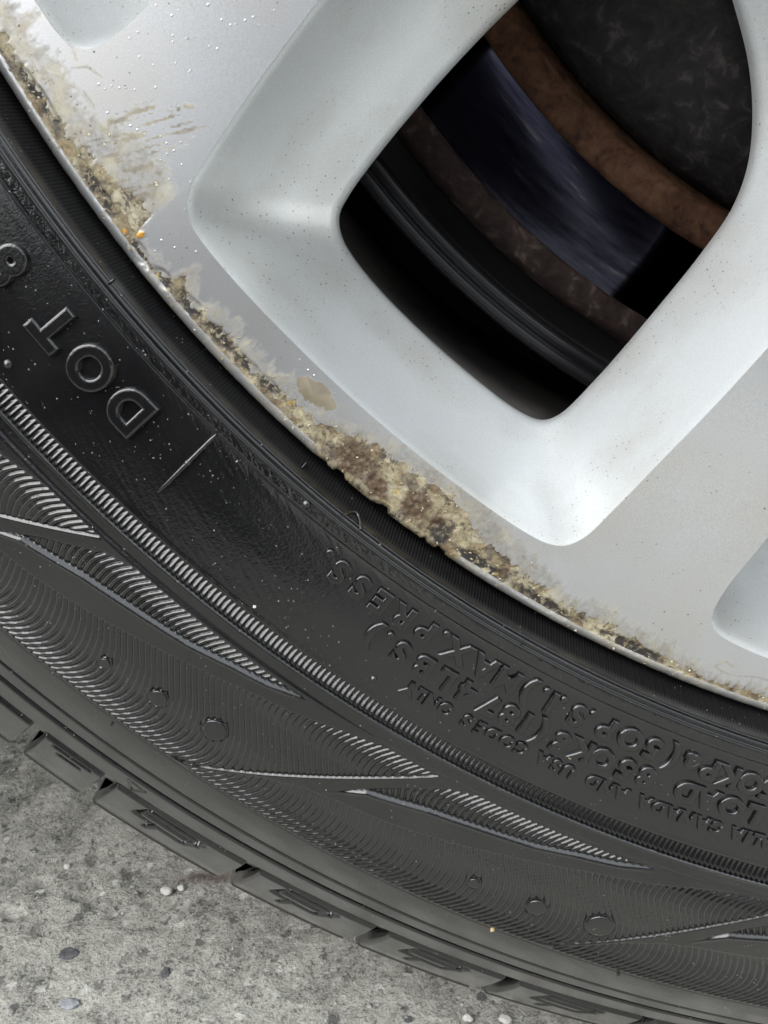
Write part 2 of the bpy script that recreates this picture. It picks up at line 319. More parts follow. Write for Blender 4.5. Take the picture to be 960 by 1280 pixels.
wheel = empty('alloy_wheel')
tag(wheel, 'silver alloy wheel with corroded edge fitted with a black rubber tyre standing on concrete', 'wheel')
AX = (0, 0, HC)
T0, T1, DT = -156.5, -90.5, .034
tc = np.arange(T0, T1, DT)
fr, _ = prof([(231.5, 1.2), (235.5, .2), (238.2, .07), (241, .15), (260, .28), (264.2, .2), (265.3, .07), (300.6, .19), (322.6, .22), (341.4, 1.2)])
TT, RR = np.meshgrid(tc, fr)
H = sidewall_h(TT, RR)
me = mesh_np('tyre', polar_grid(TT, RR, H), grid_faces(len(fr), len(tc)))
attr(me, 'dry', 1-sst(235.3, 236.0, RR))
tyre = link('tyre', me, RUB, wheel, AX)
tag(tyre, 'black tyre sidewall with raised lettering and wavy ribbed bands')
# the rest of the carcass
full = list(zip(*prof([(231.5, 3), (341.4, 4)]))) + [(344, -33), (345.5, -42), (346, -60), (346.3, -110), (346, -160), (344, -185), (336, -200), (310, -216), (280, -226), (250, -226), (232, -212), (228, -200)]
full = np.array(full); nfr = len(prof([(231.5, 3), (341.4, 4)])[0])
tcc = np.linspace(T1, T0+360, 150)
h0 = sidewall_h(np.full((nfr, 1), -101.), full[:nfr, 0:1])*.0
t2 = np.radians(tcc)[None]; r2 = full[:, 0:1]; z2 = full[:, 1:2]-.4
V = np.stack([r2*np.cos(t2), -z2+0*t2, r2*np.sin(t2)], -1).reshape(-1, 3)*.001
link('carcass', mesh_np('carcass', V, grid_faces(len(full), len(tcc))), RUB, tyre)
tb = np.radians(np.linspace(T0, T1, 90))[None]; q = full[nfr-1:].copy(); q = np.vstack([[(330, -21), (339, -29.5), (342.0, -36)], q[2:]]); q[:, 0] -= 6
V = np.stack([q[:, 0:1]*np.cos(tb), -q[:, 1:2]+0*tb, q[:, 0:1]*np.sin(tb)], -1).reshape(-1, 3)*.001
link('tread_base', mesh_np('tread_base', V, grid_faces(len(q), 90)), RUB, tyre)

# serration ribs: one mesh, turned about the axle
def rib_mesh():
    ts = np.array([-.117, -.10, -.05, 0, .035, .05, .06, .085, .117]); hs = np.interp(ts, [-.117, -.10, .035, .06, .085, .117], [-.36, -.34, .12, .14, -.05, -.36])
    rs = np.array([261.15, 261.4, 261.8, 262.4, 263.4, 264.0, 264.25]); hh = np.array([-.42, -.36, -.28, -.16, .02, .10, -.2])
    T, R = np.meshgrid(ts-128, rs); Hh = np.minimum(hs[None], .3)+hh[:, None]; Hh = np.maximum(Hh, -.5)
    return mesh_np('rib', polar_grid(T, R, Hh), grid_faces(7, 9))
rm = rib_mesh(); rm.materials.append(RUB)
for k in range(290):
    th = -152.6 + k*.234
    if th > -91: break
    link('rib', rm, None, tyre, (0, 0, 0), -rad(th+128))

# moulded lettering
LINE_A = [('.',-129.79,242.5), ('S',-129.01,243.9), ('S',-127.94,243.9), ('E',-126.91,244.0), ('R',-125.84,244.0), ('P',-124.65,244.5), ('.',-123.81,242.3), ('X',-122.99,244.1), ('A',-121.69,243.7), ('M',-120.51,243.8), (')',-119.47,244.1), ('.',-118.77,242.1), ('I',-118.32,244.1), ('.',-117.94,242.4), ('S',-117.06,243.9), ('.',-116.49,242.3), ('P',-115.66,244.3), ('O',-114.46,244.3), ('5',-113.41,244.0), ('(',-112.46,244.3), ('a',-111.59,243.5), ('P',-110.68,244.4), ('K',-109.86,243.6), ('O',-108.75,244.1), ('5',-107.91,244.5)]
LINE_B = [(')',-126.29,250.0), ('.',-125.67,248.2), ('S',-124.91,249.9), ('B',-123.81,249.8), ('L',-122.71,249.5), ('4',-121.65,249.9), ('7',-120.56,250.5), ('8',-119.57,250.0), ('1',-118.78,250.1), ('(',-118.07,249.9), ('g',-117.02,249.9), ('K',-116.13,249.9), ('O',-115.09,250.0), ('5',-113.98,249.9), ('8',-113.00,249.9), ('D',-111.11,249.9), ('A',-110.13,249.9), ('O',-108.98,249.9), ('L',-107.99,249.7)]
LINE_C = [('Y',-123.68,255.3), ('L',-123.14,255.2), ('N',-122.58,255.3), ('O',-121.91,255.1), ('S',-120.91,255.3), ('E',-120.26,255.3), ('D',-119.67,255.1), ('O',-118.93,255.1), ('C',-118.27,255.2), ('A',-117.24,254.8), ('S',-116.62,254.9), ('U',-116.02,254.9), ('D',-114.87,255.3), ('N',-114.21,255.4), ('A',-113.55,255.0), ('A',-112.44,255.1), ('D',-111.77,255.4), ('A',-111.11,255.3), ('N',-110.47,255.1), ('A',-109.76,254.8), ('C',-109.07,255.0), ('A',-108.17,254.5), ('I',-107.67,255.1), ('L',-107.27,254.7), ('A',-106.81,254.9)]
LINE_D = [('D',-139.35,247.0), ('O',-141.38,247.4), ('T',-143.33,248.1), ('8',-145.99,246.5)]
def glyph(ch, cap, bold, wid, raise_, th0, r0):
    cu = bpy.data.curves.new('t', 'FONT'); cu.body = ch; cu.size = cap/.73; cu.align_x = 'CENTER'; cu.extrude = raise_*.3
    cu.bevel_depth = raise_*.42; cu.bevel_resolution = 3; cu.offset = bold; cu.resolution_u = 6
    o = bpy.data.objects.new('t', cu); COL.objects.link(o); dg = bpy.context.evaluated_depsgraph_get(); dg.update()
    me = bpy.data.meshes.new_from_object(o.evaluated_get(dg)); bpy.data.objects.remove(o)
    n = len(me.vertices); v = np.empty(n*3, np.float32); me.vertices.foreach_get('co', v); v = v.reshape(-1, 3)
    cx = (v[:, 0].min()+v[:, 0].max())/2
    cy = (v[:, 1].min()+v[:, 1].max())/2
    r = r0+(v[:, 1]-cy); T = th0-np.degrees((v[:, 0]-cx)*wid/r)
    hgt = (v[:, 2]-v[:, 2].min())-raise_*.55
    me.vertices.foreach_set('co', polar_grid(T, r, hgt).astype(np.float32).ravel())
    for pl in me.polygons: pl.use_smooth = False
    me.update(); me.name = 'letter'
    if not me.materials: me.materials.append(RUB)
    else: me.materials[0] = RUB
    return me
lab = {'.': 'full stop', '(': 'opening bracket', ')': 'closing bracket'}
cache = {}
for L, cap, rc, bold, wid, ra in ((LINE_A, 4.1, 244.1, .04, 1.04, .85), (LINE_B, 4.1, 249.95, .04, 1.04, .85), (LINE_C, 2.65, 255.15, .0, .98, .62), (LINE_D, 6.9, 247.3, .12, .94, 1.3)):
    for ch, th, r in L:
        key = (ch, cap, rc)
        if ch == '.': rr0 = rc-cap*.42
        elif ch in 'agO' and ch != 'O': rr0 = rc-(cap*.12 if ch == 'a' else -.3)
        else: rr0 = rc
        if key not in cache: cache[key] = glyph(ch, cap, bold, wid, ra, -128, rr0)
        o = link('letter', cache[key], None, tyre, (0, 0, 0), -rad(th+128))

def cap_mesh(th, r, rad_, hgt, dome=0., seg=24, name='boss', base=-.3):
    rr = [0, .45*rad_, .8*rad_, rad_*.93, rad_, rad_]; hh = [hgt+dome, hgt+dome*.8, hgt+dome*.35, hgt+dome*.1, hgt-.08, base]
    a = np.linspace(0, 2*np.pi, seg, endpoint=False)
    Rr = np.array([r+q*np.sin(a) for q in rr]); Tt = np.array([th+np.degrees(q*np.cos(a)/r) for q in rr]); Hh = np.array([[h]*seg for h in hh])
    return mesh_np(name, polar_grid(Tt, Rr, Hh), grid_faces(len(rr), seg, True))
for t0, r0, d in DOTS: link('round_pad', cap_mesh(t0, r0, d-.12, .06), RUB, tyre)
for t0, r0, d in ((-143.39, 257.97, .75), (-131.84, 238.4, .75), (-125.09, 257.36, .62), (-129.9, 242.6, .01)):
    if d > .1: link('vent_nub', cap_mesh(t0, r0, d, .15, .5), RUB, tyre)
for t0, r0, d, dm in ((-143.3, 236.2, .3, 1.1), (-120.8, 236.8, .25, .9), (-132.9, 235.2, .25, 1.0)): link('vent_nub', cap_mesh(t0, r0, d, .2, dm), RUB, tyre)
# crescent vent mark beside the rim
def tube(name, pts, rads, m, parent, seg=8, loc=(0, 0, 0)):
    """pts in metres"""
    pts = [Vector(p) for p in pts]; n = len(pts); V = []
    if isinstance(rads, (int, float)): rads = [rads]*n
    up = Vector((0, 1, 0))
    for i, p in enumerate(pts):
        t = (pts[min(i+1, n-1)]-pts[max(i-1, 0)]).normalized(); a = t.cross(up).normalized(); b = a.cross(t)
        for k in range(seg): an = 2*math.pi*k/seg; V.append(p+(a*math.cos(an)+b*math.sin(an))*rads[i])
    me = mesh_np(name, np.array([tuple(v) for v in V]), grid_faces(n, seg, True))
    return link(name, me, m, parent, loc)
def on_tyre(th, r, h): return tuple(polar_grid(np.array([[th]]), np.array([[r]]), h)[0])
tube('vent_mark', [on_tyre(-129.9+1.0*(k/10-.5), 236.35-.9*math.sin(math.pi*k/10), .2) for k in range(11)], .0003, RUB, tyre)
tube('gauge_mark', [on_tyre(-136.38, 239.8+14.6*k/14, .25) for k in range(15)], [.00012]+[.0003+.00012*(1-abs(k-6)/7) for k in range(13)]+[.00012], RUB, tyre)
link('vent_nub', cap_mesh(-136.38, 246.8, .5, .5, .35), RUB, tyre)

# tread shoulder blocks
NOT = [-146.5, -139.6, -133.2, -129.85, -123.2, -117.2, -111.3, -105.2, -98.6, -91.5]
def seg_d(X, Y, x0, y0, x1, y1):
    dx, dy = x1-x0, y1-y0; t = np.clip(((X-x0)*dx+(Y-y0)*dy)/(dx*dx+dy*dy), 0, 1); return np.hypot(X-x0-t*dx, Y-y0-t*dy)
SIPES = {2: [(0, 2), (0, 2)], }
def block(i):
    a, b = NOT[i]+.32, NOT[i+1]-.32; n = int((b-a)/.05)
    T = np.linspace(a, b, n); R = np.r_[np.linspace(322.9, 342.0, 84)]
    T2, R2 = np.meshgrid(T, R)
    mid = (a+b)/2; X = (T2-mid)*np.pi/180*330; Y = R2-322
    w = (b-a)*np.pi/180*330
    h = .5+.03*(fbm(X*.5+i*9, Y*.5, 2, 31)-.5)
    ed = np.minimum(np.minimum(X+w/2, w/2-X), Y-.9); h = h-.5*(1-sst(0, .5, ed))
    xs = -w/2+w*(.28 if w > 25 else .2); xe = xs+w*.42
    lines = [(xs, 2.2, xe, 2.8), (xs+.6, 4.6, xe-.8, 5.2), (xs-2, 7.4, xe-4, 8.4), (xs, 2.2, xs-2, 7.4), (xe, 2.8, xe-3.2, 8.0), ((xs+xe)/2-3.2, 7.9, (xs+xe)/2-5, 12)]
    g_ = np.zeros_like(h)
    if w > 22:
        for l in lines: g_ = np.maximum(g_, gau(seg_d(X, Y, *l), .55))
    else:
        for l in ((-w/2+3, 2.2, w/2-3, 2.0), (-w/2+5, 4.4, w/2-5, 4.2)): g_ = np.maximum(g_, .6*gau(seg_d(X, Y, *l), .35))
    h = h-2.3*g_
    V = polar_grid(T2, R2, h).reshape(len(R), n, 3)
    # outer wall turning over into the tread
    ex = []
    for dr, dz in ((.9, -1.0), (1.5, -3.0), (2.0, -8), (2.2, -30)):
        r = 342.0+dr+.3; z = -27.0+dz; t = np.radians(T); ex.append(np.stack([r*np.cos(t), np.full(n, -z), r*np.sin(t)], -1)*.001)
    V = np.concatenate([V, np.array(ex)], 0)
    # skirts along the sides
    lo = V.copy(); ctr = np.array([0, .03, 0])
    def sink(v):
        rr = np.hypot(v[:, 0], v[:, 2]); k = (rr-.0022)/rr; w_ = v.copy(); w_[:, 0] *= k; w_[:, 2] *= k; w_[:, 1] += .0016; return w_
    L_, R_ = sink(V[:, 0]), sink(V[:, -1]); V = np.concatenate([L_[:, None], V, R_[:, None]], 1)
    top = V[0].copy(); top = sink(top); V = np.concatenate([top[None], V], 0)
    o = link('tread_block', mesh_np('tread_block', V.reshape(-1, 3), grid_faces(V.shape[0], V.shape[1])), RUB, tyre)
for i in range(len(NOT)-1): block(i)

# ================================================================ rim
rim = empty('rim'); rim.parent = wheel; rim.location = AX
EDGE = 224.0
def zface(r): return -.00022*np.maximum(0, EDGE-r)**2
CR =  [(-153.96, 227.2), (-152.95, 224.3), (-152.54, 225.9), (-151.24, 225.7), (-150.54, 225.4), (-149.56, 225.6), (-148.75, 224.9), (-147.73, 221.8), (-146.06, 219.6), (-144.47, 221.3), (-144.43, 225.7), (-144.12, 230.0), (-142.4, 230.3), (-141.77, 224.4), (-141.08, 228.8), (-139.27, 226.3), (-138.1, 227.1), (-136.91, 228.0), (-135.59, 226.5), (-132.38, 225.0), (-131.01, 222.6), (-128.35, 221.9), (-125.78, 220.8), (-124.48, 222.8), (-122.62, 224.3), (-120.81, 225.8), (-119.83, 227.7), (-117.63, 226.5), (-115.79, 227.3), (-113.45, 228.7), (-111.19, 230.0), (-108.96, 228.7)]
CRA = np.array(CR); CRA = CRA[np.argsort(CRA[:, 0])]
def seglist(X, Y, L, s):
    d = np.full(X.shape, 99.)
    for a in L: d = np.minimum(d, seg_d(X, Y, *a))
    return gau(d, s)
STRK = [(-194.6, -118.4, -172.6, -113.6), (-192.5, -116.7, -179.5, -113.1), (-194.2, -120.1, -174, -115.7), (-193, -121.3, -177.2, -116.8), (-192.1, -124.3, -181.3, -120), (-191.1, -127.3, -181, -123.2), (-190, -129.5, -183, -127)]
WORM = [(-196.6, -110.7, -194.2, -109.2), (-194.2, -109.2, -191.7, -109.1), (-191.7, -109.1, -189.6, -110.6), (-195.1, -104.5, -193.6, -106.7), (-193.6, -106.7, -193.4, -108.1), (-195.1, -111.5, -192.7, -112.6), (-192.7, -112.6, -191.3, -114.6), (-196.1, -106.4, -195.9, -109),
        (-84.5, -211.4, -82.5, -210.5), (-82.5, -210.5, -81, -211.6), (-83.4, -212.4, -80.5, -213.6), (-84.5, -211.4, -83.4, -212.4), (-80.5, -213.6, -77, -213.6), (-77, -213.6, -73.6, -214.5), (-79.5, -215.4, -74, -217)]
def blob(X, Y, L):
    m = np.zeros_like(X)
    for x, y, a, b, an in L:
        c, s = math.cos(rad(an)), math.sin(rad(an)); dx, dy = X-x, Y-y
        m = np.maximum(m, 1-sst(.6, 1.15, np.hypot((dx*c+dy*s)/a, (-dx*s+dy*c)/b)+.5*(fbm(X*.8, Y*.8, 3, 41)-.5)))
    return m
def masks(X, Y):
    r = np.hypot(X, Y); th = np.degrees(np.arctan2(Y, X)); arc = th*np.pi/180*228
    rc = np.interp(th, CRA[:, 0], CRA[:, 1]); out = r-rc
    # ragged frond-like inner boundary
    jag = 2.6*(fbm(arc*1.1, r*.35, 4, 11)-.5)+1.2*(fbm(arc*3, r*1.2, 3, 12)-.5)
    rim_clean = 1-sst(231.0, 231.7, r)*(.85-.75*sst(-134, -131.5, th)*(1-sst(-126, -124, th)))
    rc2 = rc+(231.8-rc)*(.42+.22*(1-sst(-147, -144, th))-.22*sst(-134, -132, th)*(1-sst(-127, -125, th)))
    corr = sst(-.9, .9, (r-rc2)+jag*.9)*rim_clean
    film = np.maximum(sst(-3.4, .6, out+jag*1.6)*.72, .95*sst(.42, .62, vnoise(X*.22+Y*.05, (Y-X*.235)*2.6, 3)*.6+vnoise(X*.4, (Y-X*.235)*5.5, 5)*.4)*blob(X, Y, [(-184, -118.5, 12.5, 5.2, 12), (-187, -124.5, 8, 6, 12)]))
    film = np.maximum(film, .75*seglist(X, Y, WORM, .34))*(1-(.75-.5*sst(-145, -142, th))*sst(231.3, 231.9, r)); film = np.maximum(film, .62*sst(231.2, 231.8, r)*sst(-145, -142, th))
    brown = blob(X, Y, [(-151.3, -172.0, 4.2, 3.2, -45), (-147.5, -176.5, 3.6, 2.2, -60), (-140.5, -180.2, 3.2, 3.0, -60), (-136.5, -183, 1.5, 1, 0), (-193, -113.5, 3.5, 1.8, -60), (-184, -123, 3, 1, 15)])
    tan = blob(X, Y, [(-157.7, -160.2, 4.6, 2.3, -42), (-131.9, -182.9, 2.4, 1.1, -65)])*(1-corr*.8)
    dark = blob(X, Y, [(-186.3, -137.1, 2.6, 1.5, -60), (-182.8, -140.8, 2.4, 1.3, -50), (-178.3, -145.3, 3.4, 1.4, -50), (-173.7, -150.7, 3.6, 1.3, -50), (-169.5, -155.1, 3.2, 1.2, -45), (-165.9, -158.8, 2.4, 1.2, -45), (-136.2, -185.6, 3, 1.9, -70), (-129, -191.2, 6, 1.3, -35), (-117, -199, 7, 1.2, -31), (-100, -207.8, 8, 1.1, -26), (-192, -127.5, 5, 1.2, -57), (-200, -113, 6, 1.1, -58)])
    orange = blob(X, Y, [(-185.8, -134.0, .8, .5, 20), (-188.3, -133.4, .5, .3, -30)])
    return dict(corr=corr, film=film, brown=brown, tan=tan, dark=dark, orange=orange)
def relief(X, Y, mk):
    n = fbm(X*1.3, Y*1.3, 5, 21)-.5; n2 = np.abs(fbm(X*3.1, Y*3.1, 3, 22)-.5)
    return mk['corr']*(.20*n+.16*n2-.10)+mk['brown']*(.35*n+.05)*mk['corr']+mk['dark']*-.25+.10*mk['orange']
def add_masks(me, mk):
    for k, v in mk.items(): attr(me, k, v)
# outer band
tr = np.arange(-157.5, -97.5, .05)
pr = np.array([(224, 0)]+[(224+.16*k, 0) for k in range(1, 50)]+[(232.1, -.05), (232.4, -.12), (232.7, -.28), (232.95, -.5), (233.2, -.85), (233.35, -1.3), (233.4, -2), (233.2, -3.4), (232.4, -5), (231, -6.6), (228.5, -9), (227, -11), (226, -16), (224.5, -36), (219, -60), (214, -110), (214, -200)])
T2, I2 = np.meshgrid(tr, np.arange(len(pr))); R2 = pr[I2, 0]; Z2 = pr[I2, 1]; t = np.radians(T2)
X, Y = R2*np.cos(t), R2*np.sin(t); mk = masks(X, Y); keep = (I2 < 62)
for k in mk: mk[k] = mk[k]*keep
rl = relief(X, Y, mk)*sst(224, 225, R2)*keep
chipr = -.9*sst(.50, .66, fbm(T2*1.6, T2*0+3., 3, 77))*sst(-133, -131, T2)*(1-sst(-126.5, -124.5, T2))*sst(231.0, 233, R2)*(I2 < 65)
R2 = R2+chipr-.12*sst(231.8, 233, R2)*(fbm(T2*3, T2*0, 3, 78))*(I2 < 65)
V = np.stack([R2*np.cos(t), -(Z2+rl), R2*np.sin(t)], -1).reshape(-1, 3)*.001
me = mesh_np('rim_lip', V, grid_faces(len(pr), len(tr))); add_masks(me, mk)
lip = link('rim_lip', me, FACE, rim); tag(lip, 'outer edge of the rim, crusted with flaking beige and brown corrosion')
tr2 = np.radians(np.arange(-97.55, 202.6, 1.)); tr2 = np.r_[tr2, rad(202.5)]; prc = pr[::4]; prc = np.vstack([prc, pr[-1:]])
V = np.stack([prc[:, 0:1]*np.cos(tr2), -prc[:, 1:2]+0*tr2, prc[:, 0:1]*np.sin(tr2)], -1).reshape(-1, 3)*.001
link('rim_flange', mesh_np('rim_flange', V, grid_faces(len(prc), len(tr2))), FACE, rim)

def smooth_closed(P_, n):
    P_ = np.array(P_, float); k = len(P_); out = []
    for i in range(k):
        p0, p1, p2, p3 = P_[i-1], P_[i], P_[(i+1) % k], P_[(i+2) % k]
        d1 = max(np.linalg.norm(p1-p0), 1e-6)**.5; d2 = max(np.linalg.norm(p2-p1), 1e-6)**.5; d3 = max(np.linalg.norm(p3-p2), 1e-6)**.5
        m1 = (p1-p0)/d1-(p2-p0)/(d1+d2)+(p2-p1)/d2; m2 = (p2-p1)/d2-(p3-p1)/(d2+d3)+(p3-p2)/d3; m1 *= d2; m2 *= d2
        for u in np.linspace(0, 1, n, endpoint=False):
            out.append((2*u**3-3*u*u+1)*p1+(u**3-2*u*u+u)*m1+(-2*u**3+3*u*u)*p2+(u**3-u*u)*m2)
    return np.array(out)
def resample(Pc, keys, counts):
    """closed polyline Pc; keys = indices of matching corners; resample each span to counts"""
    out = []; n = len(Pc)
    for a, b, c in zip(keys, keys[1:]+[keys[0]+n], counts):
        seg = Pc[np.arange(a, b+1) % n]; d = np.r_[0, np.cumsum(np.hypot(*np.diff(seg, axis=0).T))]; s = np.linspace(0, d[-1], c, endpoint=False)
        out.append(np.stack([np.interp(s, d, seg[:, 0]), np.interp(s, d, seg[:, 1])], 1))
    return np.concatenate(out)
MO = [(-155.4, -100.3), (-161.7, -107.3), (-166.9, -113.4), (-171.5, -119.1), (-175.3, -124.1), (-177.3, -127.1), (-177.9, -129.9), (-177.2, -132.7), (-175.3, -135.7), (-169.9, -142.3), (-160.6, -152.2), (-149.5, -162.9), (-137, -173.5), (-126.5, -181.4),
      (-121, -185.1), (-117, -187.2), (-113.7, -187.7), (-110.3, -186.1), (-105.6, -181), (-97.5, -171.4), (-89.6, -162), (-82.1, -152.5), (-73, -140.6), (-66, -130), (-62, -121), (-61, -112), (-63.5, -101), (-69.5, -88), (-76, -76), (-83, -67), (-91, -62.5), (-100, -62), (-110, -65.5), (-122, -72.5), (-134, -81), (-145, -90)]
MI = [(-122.3, -93), (-131.9, -101.9), (-139.3, -109.4), (-148.3, -119.3), (-154.3, -126.8), (-156.6, -131), (-156.2, -135), (-154.0, -139), (-147.2, -147.1), (-132.2, -161), (-117.6, -172), (-113, -173.6), (-109.5, -172.4), (-102.5, -165.1), (-91.4, -151), (-82.6, -138.9), (-77.3, -130.1), (-75.2, -122.5), (-75.2, -114.1), (-77.1, -104.3), (-81.0, -94.2), (-86, -84), (-92, -77), (-99, -76.5), (-108, -81)]
def near(Pc, q): return int(np.argmin(np.hypot(Pc[:, 0]-q[0], Pc[:, 1]-q[1])))
mo = smooth_closed(MO, 12); mi = smooth_closed(MI, 12)
ko = [near(mo, q) for q in ((-145, -90), (-177.9, -129.9), (-113.7, -187.7), (-61, -112), (-85, -66))]
ki = [near(mi, q) for q in ((-118, -89), (-156.5, -133), (-112.5, -173.4), (-75, -118), (-89, -80))]
ko[0] = near(mo, (-148, -93)); ki[0] = near(mi, (-120, -91))
def roll(Pc, keys):
    s = keys[0]; n = len(Pc); return np.roll(Pc, -s, axis=0), [(k-s) % n for k in keys]
mo, ko = roll(mo, ko); mi, ki = roll(mi, ki); cnt = [70, 110, 110, 50, 50]
mo = resample(mo, ko, cnt); mi = resample(mi, ki, cnt)
def axisN(L):
    pts = [(r, a) for r, a in L]+[(r, -a) for r, a in L[::-1] if a != 0]
    return [(r*math.cos(rad(-96+a)), r*math.sin(rad(-96+a))) for r, a in [(r, -a) for r, a in pts]]
no = smooth_closed(axisN([(222.9, 0), (222.9, 7), (222.8, 12), (222.5, 14.8), (221.3, 16.6), (218.9, 17.15), (213.3, 17.25), (204.8, 16.9), (190, 16.2), (170, 15.0), (150, 13.3), (135, 11), (124, 7.5), (118.5, 3), (118, 0)]), 8)
ni = smooth_closed(axisN([(208, 0), (208, 5), (208, 9), (207.2, 11), (205, 12.4), (202, 12.9), (197, 12.8), (190, 12.5), (180, 12), (165, 11), (154, 9.6), (146, 7.4), (141, 4.6), (138.5, 2), (138, 0)]), 8)
def wall_mesh(co, ci, name):
    tt = [0, .006, .018, .04, .08, .13, .2, .28, .37, .47, .58, .7, .82, .92, .975, 1.0, 1.004]
    zz = [0, -.55, -.95, -3.0, -6.6, -10.2, -14.2, -18, -21.4, -24.7, -27.9, -31, -34, -36.4, -37.6, -38.7, -40.5]
    rows = []
    for t_, z_ in zip(tt, zz):
        # eased so that the wall is steep at the face and flatter towards the hole
        q = co*(1-t_)+ci*t_; z0 = zface(np.hypot(co[:, 0], co[:, 1])); rows.append(np.stack([q[:, 0], -(z0*(1-t_)+z_), q[:, 1]], 1))
    V = np.concatenate(rows)*.001
    return mesh_np(name, V, grid_faces(len(rows), len(co), True))
mm = wall_mesh(mo, mi, 'window_wall'); mm.materials.append(WALL)
nn = wall_mesh(no, ni, 'window_wall'); nn.materials.append(WALL)
def back_mesh(co, ci, name):
    c0 = ci.mean(0); rows = []
    for q, s_, z_ in ((co, 1.03, -3.), (co, 1.035, -12.), (co*.5+ci*.5, 1.07, -33), (ci, 1.09, -43), (ci, 1.012, -41.2)):
        p_ = c0+(q-c0)*s_; rows.append(np.stack([p_[:, 0], np.full(len(q), -z_), p_[:, 1]], 1))
    return mesh_np(name, np.concatenate(rows)*.001, grid_faces(len(rows), len(co), True))
BACK = mat('rough_cast_back', (.035, .035, .036), .8, 0., spec=.2)
bm_, bn_ = back_mesh(mo, mi, 'spoke_back'), back_mesh(no, ni, 'spoke_back'); bm_.materials.append(BACK); bn_.materials.append(BACK)
for k in range(5):
    link('spoke_back', bm_, None, rim, (0, 0, 0), -rad(72*k)); link('spoke_back', bn_, None, rim, (0, 0, 0), -rad(72*k))
for k in range(5):
    link('window_wall', mm, None, rim, (0, 0, 0), -rad(72*k)); link('window_wall', nn, None, rim, (0, 0, 0), -rad(72*k))
# spoke face: triangulated sheet with the window openings cut out
def rot2(Pc, a): c, s = math.cos(rad(a)), math.sin(rad(a)); return Pc @ np.array([[c, s], [-s, c]])
loops = []
ang = np.r_[np.arange(-157.5, -97.5, .3), np.arange(-97.5, 202.4, 3.)]
loops.append(np.stack([EDGE*np.cos(np.radians(ang)), EDGE*np.sin(np.radians(ang))], 1))
for k in range(5): loops += [rot2(mo[::1 if k == 0 else 6], 72*k), rot2(no[::1 if k in (0, 4) else 6], 72*k)]
hubl = np.stack([58*np.cos(np.linspace(0, 2*np.pi, 60, endpoint=False)), 58*np.sin(np.linspace(0, 2*np.pi, 60, endpoint=False))], 1)
loops.append(hubl)
def inside(Pts, poly):
    x, y = Pts[:, 0], Pts[:, 1]; c = np.zeros(len(Pts), bool); xj, yj = poly[-1]
    for xi, yi in poly:
        m = ((yi > y) != (yj > y)); c ^= m & (x < (xj-xi)*(y-yi)/((yj-yi) if yj != yi else 1e-9)+xi); xj, yj = xi, yi
    return c
gx, gy = np.meshgrid(np.arange(-222, 222, 7.), np.arange(-222, 222, 7.)); coarse = np.stack([gx.ravel(), gy.ravel()], 1)
gx, gy = np.meshgrid(np.arange(-206, -66, .75), np.arange(-224, -84, .75)); fine = np.stack([gx.ravel(), gy.ravel()], 1)
rf = np.hypot(fine[:, 0], fine[:, 1]); fine = fine[(rf < EDGE-.7) & (rf > 150)]; rc_ = np.hypot(coarse[:, 0], coarse[:, 1]); coarse = coarse[(rc_ < 219) & (rc_ > 62)]
gx, gy = np.meshgrid(np.arange(-201, -166, .33), np.arange(-134, -94, .33)); ff = np.stack([gx.ravel(), gy.ravel()], 1)+.07; ff = ff[np.hypot(ff[:, 0], ff[:, 1]) < EDGE-.7]; fine = fine[(fine[:, 0] < -201) | (fine[:, 0] > -166) | (fine[:, 1] < -134) | (fine[:, 1] > -94)]
pts_ = np.concatenate([fine, ff, coarse+.013]); ok = np.ones(len(pts_), bool)
for lp in loops[1:-1]: ok &= ~inside(pts_, lp)
# keep a small clearance from the contours
for lp in loops[1:3]+loops[9:11]:
    idx = np.where(ok)[0]
    for s in range(0, len(idx), 4000):
        ii = idx[s:s+4000]; d = np.min(np.hypot(pts_[ii, None, 0]-lp[None, ::2, 0], pts_[ii, None, 1]-lp[None, ::2, 1]), 1); ok[ii[d < .6]] = False
pts_ = pts_[ok]; pts_ = pts_+rng.normal(0, .03, pts_.shape)
allp = []; edges = []; s = 0
for lp in loops:
    n = len(lp); allp.append(lp); edges += [(s+i, s+(i+1) % n) for i in range(n)]; s += n
allp.append(pts_); allp = np.concatenate(allp)
vo, eo, fo, *_r = delaunay_2d_cdt([Vector(q) for q in allp.tolist()], edges, [], 0, 1e-5)
vo = np.array([tuple(v) for v in vo]); fo = np.array([f for f in fo if len(f) == 3]); ce = vo[fo].mean(1); rr = np.hypot(ce[:, 0], ce[:, 1])
keepf = (rr < EDGE) & (rr > 58)
for lp in loops[1:-1]: keepf &= ~inside(ce, lp)
fo = fo[keepf]
# all faces up
a_, b_, c_ = vo[fo[:, 0]], vo[fo[:, 1]], vo[fo[:, 2]]; ar = (b_[:, 0]-a_[:, 0])*(c_[:, 1]-a_[:, 1])-(b_[:, 1]-a_[:, 1])*(c_[:, 0]-a_[:, 0]); fo[ar < 0] = fo[ar < 0][:, ::-1]
X, Y = vo[:, 0], vo[:, 1]; mk = masks(X, Y); r_ = np.hypot(X, Y)
V = np.stack([X, -(zface(r_)+relief(X, Y, mk)*(1-sst(222.5, 223.9, r_))*sst(60, 200, r_)), Y], 1)*.001
me = mesh_np('spoke_face', V, fo); add_masks(me, mk)
link('spoke_face', me, FACE, rim)
tb2 = np.radians(np.linspace(0, 360, 120, endpoint=False))[None]; bq = np.array([(213, -64), (211, -70), (208, -110), (208, -196), (222, -200)])
V = np.stack([bq[:, 0:1]*np.cos(tb2), -bq[:, 1:2]+0*tb2, bq[:, 0:1]*np.sin(tb2)], -1).reshape(-1, 3)*.001
